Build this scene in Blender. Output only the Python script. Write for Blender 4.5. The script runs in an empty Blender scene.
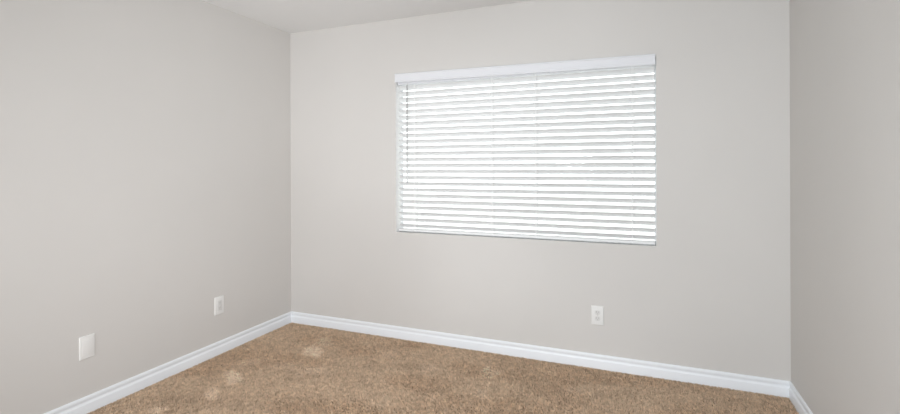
import bpy, bmesh, math, random
import numpy as np
from mathutils import Vector, Matrix

random.seed(7)
rng = np.random.default_rng(7)
scene = bpy.context.scene
C = scene.collection

# ------------------------------------------------------------------ room sizes (metres)
W, D, H = 3.5176, 4.3, 2.44          # width, depth, ceiling height; window wall at y = 0, room towards -y
T = 0.115                             # wall thickness
WX0, WX1, WZ0, WZ1 = 1.0035, 2.8265, 0.815, 1.984   # window opening

# ------------------------------------------------------------------ materials
def new_mat(name):
    m = bpy.data.materials.new(name)
    m.use_nodes = True
    nt = m.node_tree
    return m, nt, nt.nodes['Principled BSDF']

def paint(name, col, rough=0.6, bump=0.0, scale=160.0, var=0.0):
    m, nt, b = new_mat(name)
    b.inputs['Base Color'].default_value = (*col, 1)
    b.inputs['Roughness'].default_value = rough
    b.inputs['Specular IOR Level'].default_value = 0.3
    tc = nt.nodes.new('ShaderNodeTexCoord')
    if bump > 0:
        n = nt.nodes.new('ShaderNodeTexNoise')
        n.inputs['Scale'].default_value = scale
        n.inputs['Detail'].default_value = 3
        nt.links.new(tc.outputs['Object'], n.inputs['Vector'])
        bp = nt.nodes.new('ShaderNodeBump')
        bp.inputs['Strength'].default_value = bump
        bp.inputs['Distance'].default_value = 0.002
        nt.links.new(n.outputs['Fac'], bp.inputs['Height'])
        nt.links.new(bp.outputs['Normal'], b.inputs['Normal'])
    if var > 0:
        n2 = nt.nodes.new('ShaderNodeTexNoise')
        n2.inputs['Scale'].default_value = 2.2
        n2.inputs['Detail'].default_value = 2
        nt.links.new(tc.outputs['Object'], n2.inputs['Vector'])
        r = nt.nodes.new('ShaderNodeValToRGB')
        r.color_ramp.elements[0].position = 0.3
        r.color_ramp.elements[1].position = 0.7
        r.color_ramp.elements[0].color = (*[c * (1 - var) for c in col], 1)
        r.color_ramp.elements[1].color = (*[min(1, c * (1 + var)) for c in col], 1)
        nt.links.new(n2.outputs['Fac'], r.inputs['Fac'])
        nt.links.new(r.outputs['Color'], b.inputs['Base Color'])
    return m

WALL = paint('greige_wall_paint', (0.640, 0.618, 0.592), 0.62, 0.16, 190, 0.008)
CEIL = paint('flat_ceiling_paint', (0.82, 0.81, 0.795), 0.8, 0.2, 140, 0.006)
TRIM = paint('white_trim_enamel', (0.85, 0.875, 0.905), 0.38)
PLATE = paint('white_plate_plastic', (0.80, 0.79, 0.77), 0.35)
INSERT = paint('white_insert_plastic', (0.70, 0.69, 0.67), 0.35)
RETURN = paint('white_window_return', (0.90, 0.90, 0.89), 0.5)
SLOT = paint('dark_slot', (0.28, 0.27, 0.26), 0.6)
SCREW = paint('painted_screw', (0.66, 0.65, 0.63), 0.35)
VINYL = paint('white_window_vinyl', (0.85, 0.86, 0.87), 0.35)
VALANCE = paint('white_valance', (0.75, 0.755, 0.78), 0.4)
CORD = paint('white_cord', (0.93, 0.93, 0.925), 0.7)
BACKING = paint('carpet_backing', (0.30, 0.215, 0.145), 0.95, 0.4, 300, 0.04)
CONCRETE = paint('pale_outdoor_concrete', (0.62, 0.61, 0.59), 0.9, 0.3, 60, 0.03)

def slat_mat():
    m, nt, b = new_mat('white_faux_wood_slat')
    b.inputs['Base Color'].default_value = (0.85, 0.848, 0.845, 1)
    b.inputs['Roughness'].default_value = 0.45
    b.inputs['Specular IOR Level'].default_value = 0.3
    tr = nt.nodes.new('ShaderNodeBsdfTranslucent')
    tr.inputs['Color'].default_value = (0.86, 0.865, 0.87, 1)
    mx = nt.nodes.new('ShaderNodeMixShader')
    mx.inputs['Fac'].default_value = 0.08
    out = nt.nodes['Material Output']
    nt.links.new(b.outputs['BSDF'], mx.inputs[1])
    nt.links.new(tr.outputs['BSDF'], mx.inputs[2])
    nt.links.new(mx.outputs['Shader'], out.inputs['Surface'])
    return m
SLAT = slat_mat()

def wand_mat():
    m, nt, b = new_mat('grey_acrylic_wand')
    b.inputs['Base Color'].default_value = (0.46, 0.46, 0.46, 1)
    b.inputs['Roughness'].default_value = 0.25
    return m
WAND = wand_mat()

def glass_mat():
    m, nt, b = new_mat('clear_window_glass')
    nt.nodes.remove(b)
    t = nt.nodes.new('ShaderNodeBsdfTransparent')
    t.inputs['Color'].default_value = (0.95, 0.97, 0.96, 1)
    g = nt.nodes.new('ShaderNodeBsdfGlossy')
    g.inputs['Roughness'].default_value = 0.02
    f = nt.nodes.new('ShaderNodeFresnel')
    f.inputs['IOR'].default_value = 1.45
    mx = nt.nodes.new('ShaderNodeMixShader')
    nt.links.new(f.outputs['Fac'], mx.inputs['Fac'])
    nt.links.new(t.outputs['BSDF'], mx.inputs[1])
    nt.links.new(g.outputs['BSDF'], mx.inputs[2])
    nt.links.new(mx.outputs['Shader'], nt.nodes['Material Output'].inputs['Surface'])
    return m
GLASS = glass_mat()

def fibre_mat():
    m, nt, b = new_mat('tan_carpet_fibre')
    a = nt.nodes.new('ShaderNodeAttribute')
    a.attribute_name = 'fibre_colour'
    nt.links.new(a.outputs['Color'], b.inputs['Base Color'])
    b.inputs['Roughness'].default_value = 0.9
    b.inputs['Specular IOR Level'].default_value = 0.1
    return m
FIBRE = fibre_mat()

# ------------------------------------------------------------------ mesh helpers
def add_box(bm, x0, x1, y0, y1, z0, z1):
    v = [bm.verts.new((x, y, z)) for x in (x0, x1) for y in (y0, y1) for z in (z0, z1)]
    for q in ((0, 1, 3, 2), (4, 6, 7, 5), (0, 4, 5, 1), (2, 3, 7, 6), (0, 2, 6, 4), (1, 5, 7, 3)):
        bm.faces.new([v[i] for i in q])
    return v

def bevel(bm, w, seg=2):
    bmesh.ops.recalc_face_normals(bm, faces=bm.faces)
    bmesh.ops.bevel(bm, geom=list(bm.edges), offset=w, segments=seg, profile=0.6, affect='EDGES')

def add_cyl(bm, p0, p1, r0, r1=None, seg=12):
    r1 = r0 if r1 is None else r1
    p0, p1 = Vector(p0), Vector(p1)
    d = p1 - p0
    q = d.to_track_quat('Z', 'Y').to_matrix().to_4x4()
    M = Matrix.Translation((p0 + p1) / 2) @ q
    bmesh.ops.create_cone(bm, cap_ends=True, segments=seg, radius1=r0, radius2=r1, depth=d.length, matrix=M)

def add_sweep(bm, prof, origin, ua, va, length_vec):
    """extrude a closed 2D profile (u,v) placed at origin with axes ua,va along length_vec"""
    o, ua, va, L = map(Vector, (origin, ua, va, length_vec))
    a = [bm.verts.new(o + ua * u + va * v) for u, v in prof]
    b = [bm.verts.new(o + ua * u + va * v + L) for u, v in prof]
    n = len(prof)
    for i in range(n):
        bm.faces.new((a[i], a[(i + 1) % n], b[(i + 1) % n], b[i]))
    bm.faces.new(a[::-1]); bm.faces.new(b)

def obj(name, bm, mat, parent=None, smooth=False, loc=None):
    bmesh.ops.recalc_face_normals(bm, faces=bm.faces)
    me = bpy.data.meshes.new(name)
    bm.to_mesh(me); bm.free()
    me.materials.append(mat)
    if smooth:
        for p in me.polygons:
            p.use_smooth = True
        me.set_sharp_from_angle(angle=math.radians(35))
    o = bpy.data.objects.new(name, me)
    C.objects.link(o)
    if loc is not None:
        o.location = loc
    if parent is not None:
        o.parent = parent
    return o

def struct(o, label=None):
    o['kind'] = 'structure'
    if label:
        o['label'] = label
    return o

def thing(name, label, cat, loc=(0, 0, 0), rot=(0, 0, 0), group=None):
    o = bpy.data.objects.new(name, None)
    o.empty_display_size = 0.05
    C.objects.link(o)
    o.location = loc; o.rotation_euler = rot
    o['label'] = label; o['category'] = cat
    if group:
        o['group'] = group
    return o

# ------------------------------------------------------------------ room shell
bm = bmesh.new(); add_box(bm, -T, W + T, -D - T, T, -0.12, 0.0)
struct(obj('floor', bm, BACKING))
bm = bmesh.new(); add_box(bm, -T, W + T, -D - T, T, H, H + 0.12)
struct(obj('ceiling', bm, CEIL))
bm = bmesh.new(); add_box(bm, -T, 0, -D, 0, 0, H)
struct(obj('wall_left', bm, WALL))
bm = bmesh.new(); add_box(bm, W, W + T, -D, 0, 0, H)
struct(obj('wall_right', bm, WALL))
bm = bmesh.new(); add_box(bm, -T, W + T, -D - T, -D, 0, H)
struct(obj('wall_front', bm, WALL))
# window wall: one ring around the opening
bm = bmesh.new()
def ring(y):
    o = [bm.verts.new((x, y, z)) for x, z in ((-T, 0), (W + T, 0), (W + T, H), (-T, H))]
    i = [bm.verts.new((x, y, z)) for x, z in ((WX0, WZ0), (WX1, WZ0), (WX1, WZ1), (WX0, WZ1))]
    for k in range(4):
        bm.faces.new((o[k], o[(k + 1) % 4], i[(k + 1) % 4], i[k]))
    return o, i
of, inf = ring(0); ob, inb = ring(T)
for k in range(4):
    j = (k + 1) % 4
    bm.faces.new((of[k], of[j], ob[j], ob[k]))
    bm.faces.new((inf[k], inf[j], inb[j], inb[k]))
wb = struct(obj('wall_back', bm, WALL))
wb.data.materials.append(RETURN)
for p in wb.data.polygons:           # the returns of the opening are painted white
    c = p.center
    if 0.001 < c.y < T - 0.001 and WX0 - .01 < c.x < WX1 + .01 and WZ0 - .01 < c.z < WZ1 + .01:
        p.material_index = 1

# baseboards: flat board, groove, rounded bead on top
BB = 0.0985
BT = 0.72                            # board thickness factor
prof = [(0, 0), (0.0150, 0), (0.0155, 0.003), (0.0155, 0.0565), (0.0148, 0.0595), (0.0118, 0.0625),
        (0.0092, 0.0660), (0.0082, 0.0705), (0.0085, 0.0745), (0.0108, 0.0785), (0.0122, 0.0820), (0.0124, 0.0870), (0.0112, 0.0935),
        (0.0085, 0.0972), (0.0050, BB), (0, BB)]
prof = [(u * BT, v) for u, v in prof]
bm = bmesh.new(); add_sweep(bm, prof, (0, 0, 0), (0, -1, 0), (0, 0, 1), (W, 0, 0))
struct(obj('baseboard_back', bm, TRIM, smooth=True))
bm = bmesh.new(); add_sweep(bm, prof, (0, -D, 0), (1, 0, 0), (0, 0, 1), (0, D, 0))
struct(obj('baseboard_left', bm, TRIM, smooth=True))
bm = bmesh.new(); add_sweep(bm, prof, (W, -D, 0), (-1, 0, 0), (0, 0, 1), (0, D, 0))
struct(obj('baseboard_right', bm, TRIM, smooth=True))

# window: vinyl frame with two sashes and their glass, set at the outside of the opening
bm = bmesh.new()
y0, y1 = 0.082, 0.112
f = 0.008
add_box(bm, WX0, WX0 + f, y0, y1, WZ0, WZ1); add_box(bm, WX1 - f, WX1, y0, y1, WZ0, WZ1)
add_box(bm, WX0 + f, WX1 - f, y0, y1, WZ0, WZ0 + f); add_box(bm, WX0 + f, WX1 - f, y0, y1, WZ1 - f, WZ1)
win = struct(obj('window_1', bm, VINYL))
bm = bmesh.new(); add_box(bm, WX0 + f, WX1 - f, 0.096, 0.100, WZ0 + f, WZ1 - f)
obj('pane', bm, GLASS, win)

# ground outside the window
bm = bmesh.new(); add_box(bm, -14, 18, T, 24, -0.25, -0.13)
struct(obj('ground', bm, CONCRETE))

# ------------------------------------------------------------------ window blind
TILT = math.radians(55)            # from upright; the room-side edge is up
PITCH = 0.0459
SW = 0.050
SX0, SX1 = WX0 + 0.008, WX1 - 0.008
YC = 0.048
blind = thing('window_blind', 'white horizontal slat blind with half-open slats filling the window', 'blind', (0, 0, WZ0))
def par(name, bm, mat, parent=blind, smooth=False):
    o = obj(name, bm, mat, parent, smooth)
    return o
def zz(z):
    return z - WZ0
# head rail, inside the top of the opening
bm = bmesh.new(); add_box(bm, SX0, SX1, 0.020, 0.076, zz(1.940), zz(1.982)); bevel(bm, 0.002)
par('head_rail', bm, VALANCE)
# valance: a board with a small moulded lip, hung a touch crooked, with short returns into the opening
bm = bmesh.new()
vp = [(0, 0), (0.0135, 0), (0.0150, 0.0025), (0.0150, 0.0085), (0.0118, 0.0120), (0.0118, 0.0545), (0.0150, 0.0580), (0.0150, 0.0640), (0.0130, 0.0665), (0, 0.0665)]
add_sweep(bm, vp, (WX0 + 0.0015, -0.004, 0), (0, -1, 0), (0, 0, 1), (WX1 - WX0 - 0.005, 0, 0))
vo = par('valance', bm, VALANCE, smooth=True)
vo.rotation_euler = (0, 0.0085, 0)
vo.location = (WX0 * (1 - math.cos(0.0085)), 0, zz(1.9530) + WX0 * math.sin(0.0085))
for xa in (WX0 + 0.004, WX1 - 0.012):
    bm = bmesh.new(); add_box(bm, xa, xa + 0.006, -0.006, 0.020, zz(1.955), zz(1.980))
    par('valance_clip', bm, VALANCE)
# slats
def slat_bm():
    bm = bmesh.new()
    n = 6; th = 0.0026
    top = []; bot = []
    for i in range(n + 1):
        u = -SW / 2 + SW * i / n
        c = 0.0022 * (1 - (2 * u / SW) ** 2)     # slight crown
        e = th * (0.5 if i in (0, n) else 1.0)
        top.append((u, c + e / 2)); bot.append((u, c - e / 2))
    p = top + bot[::-1]
    ct, st = math.cos(TILT), math.sin(TILT)
    # u: from the window-side lower edge to the room-side upper edge; v: surface normal
    ua = Vector((0, -st, ct)); va = Vector((0, ct, st))
    add_sweep(bm, p, (SX0, 0, 0), ua, va, (SX1 - SX0, 0, 0))
    return bm
z_top = 1.8712; n_slats = 24
first = obj('slat', slat_bm(), SLAT, blind, smooth=True)
first.location = (0, YC, zz(z_top))
for k in range(-1, n_slats - 1):
    if k == 0:
        continue
    o = first.copy(); C.objects.link(o); o.parent = blind
    o.location = (0, YC + random.uniform(-.0006, .0006), zz(z_top - PITCH * k) + random.uniform(-.0008, .0008))
    o.rotation_euler = (random.uniform(-.025, .025), 0, 0)
# bottom rail
bm = bmesh.new(); add_box(bm, SX0, SX1, YC - 0.024, YC + 0.024, zz(0.8215), zz(0.8390)); bevel(bm, 0.004, 3)
par('bottom_rail', bm, SLAT, smooth=True)
# ladder cords: front and rear string, a rung under each slat
for x in (1.150, 1.7600, 2.0720, 2.6870):
    bm = bmesh.new()
    for yy in (YC - 0.0245, YC + 0.0245):
        add_cyl(bm, (x, yy, zz(0.825)), (x, yy, zz(1.945)), 0.0020, seg=8)
    add_cyl(bm, (x + 0.008, YC - 0.0250, zz(0.825)), (x + 0.008, YC - 0.0250, zz(1.945)), 0.0010, seg=8)
    par('ladder_cord', bm, CORD)
# tilt wand
bm = bmesh.new(); add_cyl(bm, (1.0960, 0.010, zz(1.205)), (1.0960, 0.010, zz(1.930)), 0.0052, seg=6)
wand = par('tilt_wand', bm, WAND)
bm = bmesh.new(); add_cyl(bm, (1.0960, 0.010, zz(1.190)), (1.0960, 0.010, zz(1.206)), 0.0062, 0.0048, seg=10)
obj('wand_tip', bm, WAND, wand)
bm = bmesh.new(); add_cyl(bm, (1.0960, 0.010, zz(1.926)), (1.0960, 0.022, zz(1.952)), 0.0022, seg=8)
obj('wand_hook', bm, SCREW, wand)

# ------------------------------------------------------------------ wall plates (built facing -y, base at the plate's bottom centre)
def plate_body(w, h, t=0.0065):
    bm = bmesh.new()
    v = add_box(bm, -w / 2, w / 2, -t, 0, 0, h)
    for q in v:
        if q.co.y < -t / 2:
            q.co.x *= 1 - 0.006 / w
            q.co.z = h / 2 + (q.co.z - h / 2) * (1 - 0.006 / h)
    bevel(bm, 0.0018)
    return bm, t
def screw(parent, x, z, t):
    bm = bmesh.new(); add_cyl(bm, (x, -t + 0.0005, z), (x, -t - 0.0012, z), 0.0036, 0.0028, seg=14)
    s = obj('screw', bm, SCREW, parent, smooth=True)
    bm = bmesh.new(); add_box(bm, x - 0.0026, x + 0.0026, -t - 0.0016, -t - 0.0010, z - 0.0005, z + 0.0005)
    obj('screw_slot', bm, SLOT, s)
def slots(parent, zc, y):
    for dx, hh in ((-0.0064, 0.0080), (0.0064, 0.0066)):
        bm = bmesh.new(); add_box(bm, dx - 0.0011, dx + 0.0011, y - 0.0004, y + 0.002, zc - hh / 2 + 0.004, zc + hh / 2 + 0.004)
        obj('contact_slot', bm, SLOT, parent)
    bm = bmesh.new(); add_cyl(bm, (0, y + 0.002, zc - 0.0075), (0, y - 0.0004, zc - 0.0075), 0.0024, seg=12)
    obj('ground_hole', bm, SLOT, parent)

# duplex outlet under the window
t = thing('wall_outlet', 'white duplex outlet on the window wall below the blind', 'outlet', (2.4755, 0, 0.2878))
b, th = plate_body(0.0785, 0.1235); obj('cover_plate', b, PLATE, t, smooth=True)
for zc in (0.0425, 0.0810):
    bm = bmesh.new()
    bmesh.ops.create_cone(bm, cap_ends=True, segments=32, radius1=0.0178, radius2=0.0172, depth=0.004,
                          matrix=Matrix.Translation((0, -th - 0.0008, zc)) @ Matrix.Rotation(math.radians(90), 4, 'X'))
    for v in bm.verts:
        v.co.z = zc + max(-0.0142, min(0.0142, v.co.z - zc))
    r = obj('receptacle', bm, INSERT, t)
    slots(r, zc, -th - 0.0028)
screw(t, 0, 0.06175, th)
# rectangular outlet on the left wall, near the corner
t = thing('wall_outlet', 'white rectangular-faced outlet on the left wall near the far corner', 'outlet', (0, -0.7340, 0.2868), (0, 0, math.radians(90)))
b, th = plate_body(0.0785, 0.1235); obj('cover_plate', b, PLATE, t, smooth=True)
bm = bmesh.new(); add_box(bm, -0.0185, 0.0185, -th - 0.0016, -th + 0.002, 0.0255, 0.0980); bevel(bm, 0.0012)
r = obj('receptacle', bm, INSERT, t, smooth=True)
for zc in (0.0440, 0.0795):
    slots(r, zc, -th - 0.0016)
# plain plate on the left wall, nearer the camera
t = thing('wall_plate', 'plain white wall plate on the left wall, closest to the camera', 'wall plate', (0, -1.5855, 0.2985), (0, 0, math.radians(90)))
b, th = plate_body(0.0765, 0.1225); obj('cover_plate', b, PLATE, t, smooth=True)
bm = bmesh.new(); add_box(bm, -0.0240, 0.0240, -th - 0.0012, -th + 0.002, 0.0200, 0.1020); bevel(bm, 0.0010)
obj('blank_insert', bm, PLATE, t, smooth=True)

# ------------------------------------------------------------------ carpet pile
def vnoise(x, y, scale, seed):
    """smooth value noise in 0..1"""
    r = np.random.default_rng(seed)
    g = r.random((256, 256))
    u, v = x * scale + 37.3, y * scale + 91.7
    i, j = np.floor(u).astype(int), np.floor(v).astype(int)
    fu, fv = u - i, v - j
    fu, fv = fu * fu * (3 - 2 * fu), fv * fv * (3 - 2 * fv)
    a = g[i % 256, j % 256]; b_ = g[(i + 1) % 256, j % 256]
    c = g[i % 256, (j + 1) % 256]; d = g[(i + 1) % 256, (j + 1) % 256]
    return (a * (1 - fu) + b_ * fu) * (1 - fv) + (c * (1 - fu) + d * fu) * fv

step = 0.0072
m0 = 0.0115
gx, gy = np.meshgrid(np.arange(m0, W - m0, step), np.arange(-D + 0.004, -m0, step))
px = (gx + rng.uniform(-.4, .4, gx.shape) * step).ravel()
py = (gy + rng.uniform(-.4, .4, gy.shape) * step).ravel()
px = np.clip(px, m0, W - m0); py = np.clip(py, -D, -m0)
N = px.size
# trodden and brushed patches: (x, y, half-length, half-width, turn)
marks = [
    (0.532, -0.257, 0.105, 0.056, 2.22, 1.00),
    (0.579, -0.445, 0.114, 0.068, 2.24, 1.00),
    (0.379, -0.970, 0.108, 0.050, 2.39, 1.00),
    (0.445, -1.186, 0.087, 0.043, 2.42, 0.80),
    (1.852, -0.322, 0.087, 0.060, 1.87, 1.00),
    (0.273, -0.778, 0.062, 0.121, 2.37, 0.50),
    (1.466, -0.412, 0.060, 0.058, 2.00, 0.40),
    (0.560, -0.689, 0.050, 0.083, 2.29, 0.45),
    (0.799, -0.709, 0.062, 0.096, 2.24, 0.35),
    (1.111, -0.291, 0.053, 0.070, 2.08, 0.35),
    (0.329, -1.430, 0.049, 0.040, 2.51, 0.80),
    (1.881, -0.632, 0.059, 0.051, 1.90, 0.35),
    (2.355, -0.392, 0.062, 0.058, 1.71, 0.30),
]
press = np.zeros(N)
wob = vnoise(px, py, 22, 3) * .9 + vnoise(px, py, 60, 4) * .5
for (x, y, a, b_, an, amt) in marks:
    dx, dy = px - x, py - y
    u = (dx * math.cos(an) + dy * math.sin(an)) / a
    v = (-dx * math.sin(an) + dy * math.cos(an)) / b_
    dist = np.sqrt(u * u + v * v) + (wob - .7) * .85
    press = np.maximum(press, amt * np.clip((1.2 - dist) / .35, 0, 1))
# brushing direction wanders over the floor in broad strokes
sw = vnoise(px * .8 + py * .5, py * 1.6 - px * .4, 3.0, 11)
sw2 = vnoise(px, py, 9.0, 12)
ang = (sw * 1.6 + sw2 * .5) * math.pi
lean = 0.36 + 0.20 * vnoise(px, py, 5.0, 13)
lean = lean * (1 - press) + 0.7 * press
hgt = 0.0125 * (0.86 + 0.28 * vnoise(px, py, 40, 14)) * (1 - 0.2 * press)
clus = vnoise(px, py, 75, 15) * .8 + vnoise(px, py, 30, 16) * .2
tone = 0.78 + 0.44 * clus + rng.normal(0, .10, N)
tone *= 1 + 0.17 * press + 0.14 * (sw - .5) + 0.05 * (sw2 - .5)
base = np.array([0.720, 0.548, 0.396])
pale = np.array([0.790, 0.625, 0.490])
NB = 3
V = np.zeros((N * NB, 3, 3)); COL = np.zeros((N * NB, 3, 4)); COL[..., 3] = 1
for k in range(NB):
    a = ang + rng.normal(0, .9, N)
    l = lean + rng.normal(0, .22, N)
    tip = np.stack([px + np.cos(a) * l * hgt + rng.normal(0, .0016, N), py + np.sin(a) * l * hgt + rng.normal(0, .0016, N),
                    hgt * (1 - .25 * np.clip(l, 0, 1.4)) * rng.uniform(.8, 1.15, N)], 1)
    tip[:, 0] = np.clip(tip[:, 0], m0, W - m0); tip[:, 1] = np.clip(tip[:, 1], -D, -m0)
    wv = rng.uniform(0, math.pi, N)
    w = 0.0036
    off = np.stack([np.cos(wv) * w, np.sin(wv) * w, np.zeros(N)], 1)
    root = np.stack([px + rng.normal(0, .0016, N), py + rng.normal(0, .0016, N), np.full(N, .0005)], 1)
    root[:, 0] = np.clip(root[:, 0], m0 + w, W - m0 - w); root[:, 1] = np.clip(root[:, 1], -D, -m0 - w)
    s = slice(k, N * NB, NB)
    V[s, 0] = root - off; V[s, 1] = root + off; V[s, 2] = tip
    cc = base * (1 - press[:, None] * .6) + pale * press[:, None] * .6
    cc = np.clip(cc * (tone * rng.uniform(.9, 1.1, N))[:, None], .02, .95)
    COL[s, :, :3] = cc[:, None, :]
me = bpy.data.meshes.new('carpet_pile')
nv = N * NB * 3
me.vertices.add(nv); me.vertices.foreach_set('co', V.reshape(-1).astype(np.float32))
me.loops.add(nv); me.loops.foreach_set('vertex_index', np.arange(nv, dtype=np.int32))
me.polygons.add(N * NB); me.polygons.foreach_set('loop_start', np.arange(0, nv, 3, dtype=np.int32))
me.update(calc_edges=True)
at = me.color_attributes.new('fibre_colour', 'FLOAT_COLOR', 'POINT')
at.data.foreach_set('color', COL.reshape(-1).astype(np.float32))
me.materials.append(FIBRE)
cp = bpy.data.objects.new('carpet_pile', me); C.objects.link(cp)
cp['kind'] = 'stuff'; cp['label'] = 'tan cut-pile carpet with pale brushed patches across the floor'; cp['category'] = 'carpet'

# ------------------------------------------------------------------ light
w = bpy.data.worlds.new('daylight'); scene.world = w; w.use_nodes = True
bg = w.node_tree.nodes['Background']
bg.inputs['Color'].default_value = (0.97, 0.985, 1.0, 1)
bg.inputs['Strength'].default_value = 3.0

def area(name, loc, aim, sx, sy, power, col):
    l = bpy.data.lights.new(name, 'AREA'); l.shape = 'RECTANGLE'; l.size = sx; l.size_y = sy; l.energy = power; l.color = col
    o = bpy.data.objects.new(name, l); C.objects.link(o); o.location = loc
    o.rotation_euler = (Vector(aim) - Vector(loc)).to_track_quat('-Z', 'Y').to_euler()
    return o
def spot(name, loc, aim, power, ang, rad, col):
    l = bpy.data.lights.new(name, 'SPOT'); l.energy = power; l.spot_size = math.radians(ang); l.spot_blend = 1
    l.shadow_soft_size = rad; l.color = col
    o = bpy.data.objects.new(name, l); C.objects.link(o); o.location = loc
    o.rotation_euler = (Vector(aim) - Vector(loc)).to_track_quat('-Z', 'Y').to_euler()
    return o
# fill lamps added behind the camera: soft areas, and spots lifting dim patches
area('rear_fill_right', (3.0, -4.1, 1.1), (0.6, 0, 1.5), 1.0, 2.0, 27, (0.925, 1.0, 1.075))
area('rear_fill_left', (1.0, -4.2, 1.1), (1.5, 0, 1.3), 1.5, 2.0, 29, (0.960, 0.995, 1.03))
spot('aimed_fill', (1.8, -4.1, 1.3), (3.3, 0, 1.0), 240, 70, 0.3, (0.945, 1.0, 1.05))
spot('aimed_fill', (3.1, -3.9, 1.0), (0.0, -0.3, 1.05), 285, 60, 0.3, (0.985, 0.995, 1.02))
spot('aimed_fill', (3.1, -3.9, 1.0), (0.0, -0.25, 0.95), 90, 32, 0.3, (0.985, 0.995, 1.02))
spot('aimed_fill', (1.8, -4.1, 1.6), (1.85, -0.55, 0.0), 85, 36, 0.3, (0.96, 1.0, 1.03))
spot('ceiling_fill', (2.2, -4.0, 0.5), (1.15, -0.75, 2.44), 150, 55, 0.3, (0.97, 1.0, 1.03))

scene.view_settings.view_transform = 'Standard'
scene.view_settings.look = 'None'
scene.view_settings.exposure = -0.06
scene.view_settings.gamma = 1.0
scene.view_settings.use_curve_mapping = False

# ------------------------------------------------------------------ camera
yaw, roll = -0.3866, -0.0034
fw = Vector((math.sin(yaw), math.cos(yaw), 0))
r0 = fw.cross(Vector((0, 0, 1))).normalized(); u0 = r0.cross(fw)
r = r0 * math.cos(roll) + u0 * math.sin(roll)
u = u0 * math.cos(roll) - r0 * math.sin(roll)
cam = bpy.data.cameras.new('camera'); co = bpy.data.objects.new('camera', cam); C.objects.link(co)
co.matrix_world = Matrix(((r.x, u.x, -fw.x, 2.75), (r.y, u.y, -fw.y, -3.1945), (r.z, u.z, -fw.z, 1.3146), (0, 0, 0, 1)))
cam.sensor_fit = 'HORIZONTAL'; cam.sensor_width = 36
cam.lens = 473.93 / 900 * 36
cam.shift_y = -40.59 / 900
cam.clip_start = 0.02
scene.camera = co
